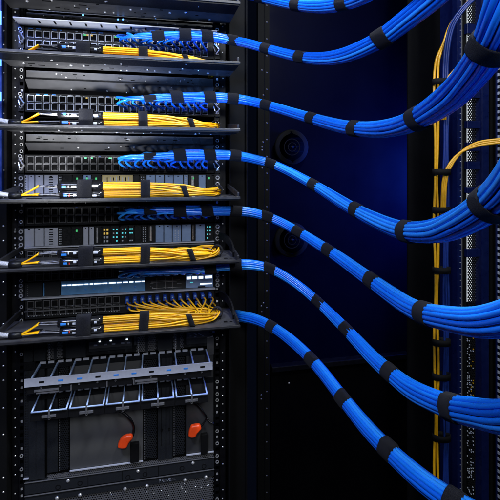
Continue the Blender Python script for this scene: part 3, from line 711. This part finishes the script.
# ------------------------------------------------------------------ yellow fibre bundles on the trays
YY = 1.022
def fibre_bundle(zt, label, seed, fan_zb=None, YY=YY):
    rr = random.Random(seed); t = thing('fibre_bundle', (xw(120, YY), YY, zt), label, 'cable bundle', 'yellow fibre bundles lying on trays')
    X = lambda px: xw(px, YY); zu, zl = zt+.0275, zt+.0095
    sl = [(0.0021*1.2*math.cos(a), .0021*1.2*math.sin(a)) for a in (0.2, 2.3, 4.4)] + [(.0021*3.05*math.cos(.3+k*2*math.pi/9), .0021*3.05*math.sin(.3+k*2*math.pi/9)) for k in range(9)]
    q = 0
    for g, zc in ((0, zu), (1, zl)):
        for k, (a, b) in enumerate(sl):
            i = g*12 + k; bi = i//2; u_ = bi/11.0
            j1, j2, j3 = (rr.uniform(-.0034, .0034) for _ in range(3))
            zm = zt + .013 + b*1.3 + (.004 if g == 0 else 0)
            pts = [Vector((X(101), YY+a, zc+b)), Vector((X(121), YY+a, zc+b)), Vector((X(138), YY+a, zc+b*1.02)), Vector((X(146), YY+a, zc*.95+(zt+.018)*.05+b)), Vector((X(168), YY+a*1.4+j1, (zc+zm)/2+j2+b*.4)), Vector((X(187), YY+a*1.2+.002, zm+j3))]
            if fan_zb is not None:
                xt = .085 + .075*((bi*5) % 12)/11.0 if rr.random() < .6 else .150 + rr.uniform(-.012, .012)
                xt = max(xt, BX[bi]-.01); xt = min(xt, .166)
                zb = fan_zb if i % 2 == 0 else fan_zb-.014; xb_ = BX[bi] + (0 if i % 2 == 0 else .004); zz = zt+.006+rr.uniform(0, .014)
                span = xt - xb_; h = rr.uniform(-.004, .004)
                pts += [Vector((min(xt-.014, .142), YY+.010+a, zm*.7+zz*.3)), Vector((xt-.002, YY+.028+h, zz+.002)), Vector((xt-.002, YY+.046+h, zz+.003))]
                if span > .03:
                    pts += [Vector((xb_+span*.62, YY+.062+h, zz+.004)), Vector((xb_+span*.30, YY+.074+h*.5, zz*.6+zb*.4))]
                pts += [Vector((xb_+.005, YF-.046, zb-.003)), Vector((xb_, YF-.030, zb))]
            else:
                pts += [Vector((X(204), YY+.006+a*1.3, zt+.012+b)), Vector((.146+j1*2, YY+.022+a, zt+.012+b*1.2)), Vector((.160+a, YY+.048, zt+.012+b+j2*2)), Vector((.160+a, YY+.085, zt+.010+b)), Vector((.158+a, YF+.05, zt+.009+b))]
            mb = MB(); mb.tube(catmull(pts, .006), .00195, 6); mb.build('fibre_cable', 'yellow' if rr.random() < .75 else 'yellow2', t)
    for px, rx, rz, zc, tl in ((145+rr.uniform(-2, 2.5), .0105, .0215, (zu+zl)/2, rr.uniform(-.1, .1)), (188.5+rr.uniform(-4, 3), .0115, .0125, zt+.0145, .35)):
        mb = MB(); n = 28; w = .0205 if px < 150 else .012; c = Vector((X(px), YY+.001, zc))
        for k in range(n):
            a = 2*math.pi*k/n; ca, sa = math.cos(a), math.sin(a)
            sx = math.copysign(abs(ca)**.6, ca)*rx; szz = math.copysign(abs(sa)**.6, sa)*rz
            for o_ in (-.5, .5): mb.v.append(c + Vector((o_*w - tl*szz, sx, szz)))
        for k in range(n):
            k2 = (k+1) % n; mb.face([k*2, k*2+1, k2*2+1, k2*2], 0, True)
        o = mb.build('hook_and_loop_strap', 'velcro', t); sd = o.modifiers.new('Solidify', 'SOLIDIFY'); sd.thickness = .0022; sd.offset = 0
    mb = MB(); c0 = Vector((.156, YY+.040, zt+.014)); n = 24
    for k in range(n):
        a = 2*math.pi*k/n
        for o_ in (-.5, .5): mb.v.append(c0 + Vector((o_*.004+math.cos(a)*.012, o_*.014+math.cos(a)*-.004, math.sin(a)*.0135)))
    for k in range(n): k2 = (k+1) % n; mb.face([k*2, k*2+1, k2*2+1, k2*2], 0, True)
    o = mb.build('hook_and_loop_strap', 'velcro', t); sd = o.modifiers.new('Solidify', 'SOLIDIFY'); sd.thickness = .002; sd.offset = 0
    # breakout tubes with their labels
    for g, zc in ((0, zu), (1, zl)):
        xa_, xb_ = X(58+2*g), X(103+g); dz = (.000, -.001)[g]
        mb = MB(); mb.tube([Vector((xa_+(xb_-xa_)*k/10, YY, zc+dz*(1-k/10))) for k in range(11)], lambda i: .0098 if 0 < i < 10 else .0086, 18)
        tb = mb.build('breakout_tube', 'tube', t)
        for (a, b, m_) in ((62+g+rr.uniform(-1, 2), 66+g+rr.uniform(0, 2), 1), (68.6+g, 69.8+g, 2 if g else 0), (74+rr.uniform(-2, 1), 77, 0), (93+rr.uniform(-1, 2), 97.5+rr.uniform(-1, 1), 0)):
            x0_, x1_ = X(a), X(b); aa0 = -.25 + rr.uniform(-.2, .2)
            mb = MB(); base = 0
            for xx in (x0_, x1_):
                for k in range(5):
                    an = aa0 + k*.12; mb.v.append(Vector((xx, YY-math.cos(an)*.0101, zc+dz*.5+math.sin(an)*.0101)))
            for k in range(4): mb.face([base+k, base+k+1, base+5+k+1, base+5+k], 0, True)
            mb.build('printed_label', ('label', 'labelblue', 'labelred')[m_], tb)
        for k in range(6):                # thin tubes fanning in from the splitter
            y0 = YY + (k-2.5)*.0022; zk = zc + rr.uniform(-.004, .004)
            p = [Vector((X(21), YY+.001*(k-2.5), zt+.009)), Vector((X(30), YY+(k-2.5)*.0014, zt+.010+(.008 if g == 0 else 0))), Vector((X(39), y0, zt+.010+(.019 if g == 0 else .001)+rr.uniform(-.0012, .0012)))]
            mb = MB(); mb.tube(catmull(p, .004), .0017, 6); mb.build('fan_out_fibre', 'yellow', t)
            p = [p[-1], Vector((X(48), y0, (p[-1].z+zk)/2+rr.uniform(-.002, .002))), Vector((xa_+.003, y0, zk))]
            mb = MB(); mb.tube(catmull(p, .004), .0015, 6); mb.build('fan_out_sleeve', 'tube' if k % 2 else 'dimshield', t)
    mb = MB(); n = 24; c = Vector((X(85.5+rr.uniform(-2, 2)), YY, (zu+zl)/2))
    for k in range(n):
        a = 2*math.pi*k/n; ca, sa = math.cos(a), math.sin(a)
        for o_ in (-.5, .5): mb.v.append(c + Vector((o_*.030, math.copysign(abs(ca)**.5, ca)*.0135, math.copysign(abs(sa)**.5, sa)*.0225)))
    for k in range(n): k2 = (k+1) % n; mb.face([k*2, k*2+1, k2*2+1, k2*2], 0, True)
    o = mb.build('hook_and_loop_strap', 'velcro', t); sd = o.modifiers.new('Solidify', 'SOLIDIFY'); sd.thickness = .0024; sd.offset = 0
    mb = MB(); mb.tube([Vector((X(9), YY, zt+.0085)), Vector((X(14), YY, zt+.0085)), Vector((X(22), YY, zt+.0085))], lambda i: (.0065, .0070, .0060)[i], 12); mb.build('splitter_sleeve', 'panel', t)
    mb = MB(); mb.tube(catmull([Vector((X(10), YY, zt+.009)), Vector((X(2), YY-.002, zt+.012)), Vector((X(-10), YY-.006, zt+.020)), Vector((X(-34), YY+.01, zt+.032)), Vector((X(-70), YY+.06, zt+.034))], .005), .0052, 12); mb.build('armoured_trunk', 'braid', t)
fibre_bundle(TRAYS[1]-.001, 'highest yellow fibre bundle, partly hidden behind the blue lit tray lip', 11, None, 1.062)
fibre_bundle(TRAYS[2], 'yellow fibre bundle below the crisp silver ports, second from the top', 12, None, 1.042)
fibre_bundle(TRAYS[3], 'yellow fibre bundle at eye level in front of the upper grey modules', 13)
fibre_bundle(TRAYS[4], 'yellow fibre bundle above the glossy blue panel, with blue labelled black tubes', 14, -.196)
fibre_bundle(TRAYS[5], 'lowest yellow fibre bundle, fibres fanning to a row of blue connectors', 15, -.311)

# ------------------------------------------------------------------ background
YW = 1.55
w = MB(); w.box(xw(266, YW), xw(520, YW), YW, YW+.02, -1.3, 1.0)
tag(w.build('cabinet_wall', 'navy'), 'flat navy cabinet wall behind the sweeping blue cables', 'wall', None, 'structure')
d = thing('cabinet_door', (xw(335, YW), YW-.02, -1.3), 'black lower cabinet door with a thin top ledge, behind the lowest bundle', 'cabinet door')
zl = at(270, 372, YW-.02).z
mb = MB(); mb.box(xw(271, YW-.02), xw(408, YW-.02), YW-.02, YW-.002, -1.3, zl); mb.build('door_leaf', 'navydark', d, .002)
mb = MB(); mb.box(xw(271, YW-.02), xw(408, YW-.02), YW-.035, YW-.002, zl+.002, zl+.022); mb.build('top_ledge', 'frame', d, .003)
mb = MB(); mb.dome(at(289, 383, YW-.02), .004, m=0); mb.build('screw', 'zinc', d)
for py, lab in ((147, 'round black cable spool on the dark wall, above the third bundle'), (240, 'round black cable spool on the dark wall, mostly behind a lower bundle')):
    c = at(292, py, YW-.04); sp_ = thing('cable_spool', c, lab, 'cable spool', 'round spools on the dark wall')
    mb = MB(); mb.cyl(c+Vector((0,.04,0)), c+Vector((0,.006,0)), .048, 32); mb.build('drum', 'matte', sp_)
    mb = MB()
    mb.tube([c+Vector((0, y_, 0)) for y_ in (.010, .004, .0, .0, .003)], lambda i: (.062, .062, .059, .046, .043)[i], 40); mb.ring(c+Vector((0,.001,0)), .030, .003, m=0, n=28); mb.build('flange', 'matte', sp_)
    mb = MB(); mb.ring(c, .016, .0015, m=1, n=20, h=.003); mb.dome(c, .0065, m=0, n=14); mb.build('hub', ['frame', 'black'], sp_)

# neighbouring open rack at the right
YR = .93
nr = thing('open_rack', (xw(465, YR), YR, -1.3), 'blue lit open rack with perforated strips at the right edge', 'rack')
def vbar(a, b, y, dep, m, name, z0=-1.3, z1=.9, bev=.001):
    mb = MB(); mb.box(xw(a, y), xw(b, y), y, y+dep, z0, z1); return mb.build(name, m, nr, bev)
vbar(408.5, 451, 1.25, .01, 'matte', 'upright')
vbar(453, 457, YR+.03, .05, 'post', 'upright'); vbar(457.6, 462, YR, .02, 'post', 'upright')
vbar(462.3, 466.8, YR+.008, .01, 'matte', 'upright'); vbar(482, 489, YR-.01, .05, 'post', 'upright'); vbar(490.5, 496, YR+.02, .03, 'matte', 'upright')
vbar(505, 540, YR-.02, .05, 'matte', 'upright')
mb = MB(); mb.box(xw(461.2, YR), xw(462, YR), YR-.0015, YR, -1.3, .9, 0)
z = -1.3
while z < .9: mb.dome((xw(460.2, YR), YR-.0005, z), .0013, m=1, n=6); z += .0141
mb.build('edge_trim', ['dimshield', 'zinc'], nr)
mb = MB(); a, b = xw(467, YR+.012), xw(480.5, YR+.012); mb.honeycomb(a, b, -1.3, .9, YR+.012, .0050, .34); mb.build('perforated_strip', 'matte', nr)
mb = MB(); mb.box(a+.010, b+.014, YR+.024, YR+.026, at(470, 305, YR).z, .9); mb.build('backlight_panel', 'backlight', nr)
mb = MB(); mb.box(a-.004, b+.004, YR+.045, YR+.05, -1.3, at(470, 305, YR).z-.003); mb.build('lower_backing', 'matte', nr)
for py0, py1 in ((-60, -8), (24, 34), (47, 98), (121, 128.5), (142.5, 151), (161.5, 169.5), (187.5, 193), (218, 224), (249, 257)):
    mb = MB(); mb.box(a-.012, b+.002, YR-.004, YR+.008, at(470, py1, YR).z, at(470, py0, YR).z); mb.build('rung', 'post', nr, .001)
mb = MB()                                 # scattered punched dots and terminals of the lower strip
py = 326
while py < 502:
    for px in (467.6, 469.4, 471.2, 473.0):
        if rnd.random() < .42 + .25*noise.noise(Vector((px*.5, py*.08, 0))):
            p = at(px+rnd.uniform(-.4, .4), py+rnd.uniform(-.5, .5), YR+.010); mb.box(p.x-.0008, p.x+.0008, YR+.009, YR+.0112, p.z-.0010, p.z+.0010, 1 if (px > 471 and py < 420 and rnd.random() < .6) else 0)
    py += 2.1
py = 235
while py < 505:
    p = at(479, py, YR+.01); 
    if rnd.random() < .85: mb.box(p.x-.0013, p.x+.0013, YR+.008, YR+.0105, p.z-.002, p.z+.002, 0)
    py += 2.6
mb.build('terminal_strip', ['label', 'yellow2'], nr)
mb = MB()
py = -6
while py < 506:
    p = at(499, py, YR); mb.box(p.x-.002, p.x+.002, YR-.002, YR+.004, p.z-.0035, p.z+.0035, 0); py += 6.2
mb.box(xw(497.3, YR), xw(502, YR), YR+.003, YR+.006, -1.3, .9, 1)
mb.build('edge_strip', ['label', 'post'], nr)

# vertical riser of yellow and dark blue cables
rs = thing('riser_cables', atd(440, 400, .80), 'upright bunch of yellow and dark blue cables strapped in front of the black upright', 'cable bundle')
def riser(ptl, r, m, name='cable'):
    mb = MB(); mb.tube(catmull([atd(*p) for p in ptl], .01), r, 8); mb.build(name, m, rs)
for k, px in enumerate((434.8, 437.6)):
    top = [(px+.9, 62, .812), (443+k*1.4, 44, .83), (450+k*1.6, 25, .845), (464+k*1.5, 6, .855), (485, -16-2*k, .865), (508+k, -60, .87), (520, -150, .87)]
    riser([(px+(1.5 if k == 2 else .6), 540, .80)] + [(px+.9*math.sin(q*.05+k*2.1), q, .80+.001*k) for q in range(500, 60, -40)] + top, .0023, 'yellow2')
for k, px in enumerate((444.0, 446.2, 448.0)):
    riser([(px, 540, .806)] + [(px+.7*math.sin(q*.06+k), q, .806) for q in range(500, 80, -40)] + [(px-.5, 78, .806), (px+.5, 52, .81), (px+6, 26, .815), (px+18, 8, .82), (px+40, -14, .83), (px+62, -60, .84), (px+72, -150, .84)], .0021, 'riserblue')
for k in range(3):                        # branch that leaves to the right at mid height
    riser([(441.5+1.6*k, 230, .798), (442+1.6*k, 196, .798), (444+1.6*k, 176, .797), (450+1.8*k, 163-.6*k, .796), (461+1.6*k, 152-1.2*k, .795), (478, 143.5-1.8*k+2.4, .79), (500, 140-1.7*k+2.6, .78), (530, 139-1.6*k, .77), (600, 140-1.6*k, .75), (700, 150, .72)], .0022, 'yellow2')
for k in range(3):                        # upper branch
    riser([(442+1.7*k, 120, .797), (443+1.7*k, 90, .797), (449+1.8*k, 76, .796), (460+1.6*k, 66, .797), (480, 58-1.5*k, .80), (510, 50-1.5*k, .80), (580, 44-1.5*k, .80), (680, 50, .78)], .0020, 'yellow2')
for py in (82, 172, 210, 270, 342, 376, 437):
    c = atd(441.3, py, .80); mb = MB(); n = 24
    for k in range(n):
        a = 2*math.pi*k/n
        for o_ in (-.5, .5): mb.v.append(c + Vector((math.cos(a)*.0150*C, math.sin(a)*.009 - math.cos(a)*.0150*S, o_*.0110)))
    for k in range(n): k2 = (k+1) % n; mb.face([k*2, k*2+1, k2*2+1, k2*2], 0, True)
    o = mb.build('hook_and_loop_strap', 'matte', rs); sd = o.modifiers.new('Solidify', 'SOLIDIFY'); sd.thickness = .002; sd.offset = 0

# ------------------------------------------------------------------ lights, world, camera
def area(name, loc, target, size, power, col, sy=None, spread=180):
    l = bpy.data.lights.new(name, 'AREA'); l.energy = power; l.color = col; l.size = size; l.spread = math.radians(spread)
    if sy: l.shape = 'RECTANGLE'; l.size_y = sy
    o = bpy.data.objects.new(name, l); COL.objects.link(o); o.location = loc
    o.rotation_euler = (Vector(target)-Vector(loc)).to_track_quat('-Z', 'Y').to_euler(); return o
area('key_lamp', (.15, -1.0, .75), (.26, .9, -.1), .40, 19, (.92, .96, 1))
area('side_lamp', (-.45, .05, .85), (.25, .45, -.05), .22, 12, (.90, .96, 1))
area('top_lamp', (.52, .30, 1.0), (.28, .75, -.1), .18, 31, (.90, .96, 1))
area('low_lamp', (-.26, .25, -.31), (-.18, 1.08, .16), .10, 1.15, (.95, .97, 1), spread=28)
area('low_fill_right', (.04, .15, -.36), (.06, 1.09, .20), .2, .6, (.16, .38, 1), spread=24)  # unseen blue fill added to brighten the patch leads
area('blue_lamp_left', (-.55, .35, .75), (-.15, 1.1, .3), .35, 7, (.02, .14, 1))
area('blue_lamp_right', (1.32, 1.41, -.02), (.62, 1.55, -.06), .22, 13, (.02, .09, 1), spread=120)
wd = bpy.data.worlds.new('World'); scene.world = wd; wd.use_nodes = True
wd.node_tree.nodes['Background'].inputs['Color'].default_value = (.10, .16, .40, 1); wd.node_tree.nodes['Background'].inputs['Strength'].default_value = .012
cam = bpy.data.cameras.new('Camera'); co = bpy.data.objects.new('Camera', cam); COL.objects.link(co)
cam.sensor_width = 36; cam.lens = 36*F/500; cam.shift_y = -(250-HZ)/500; cam.clip_start = .01; cam.clip_end = 50
co.location = (0, 0, 0); co.rotation_euler = (math.pi/2, 0, -TH); scene.camera = co
vs = scene.view_settings; vs.view_transform = 'Standard'; vs.look = 'None'; vs.exposure = 0; vs.gamma = 1
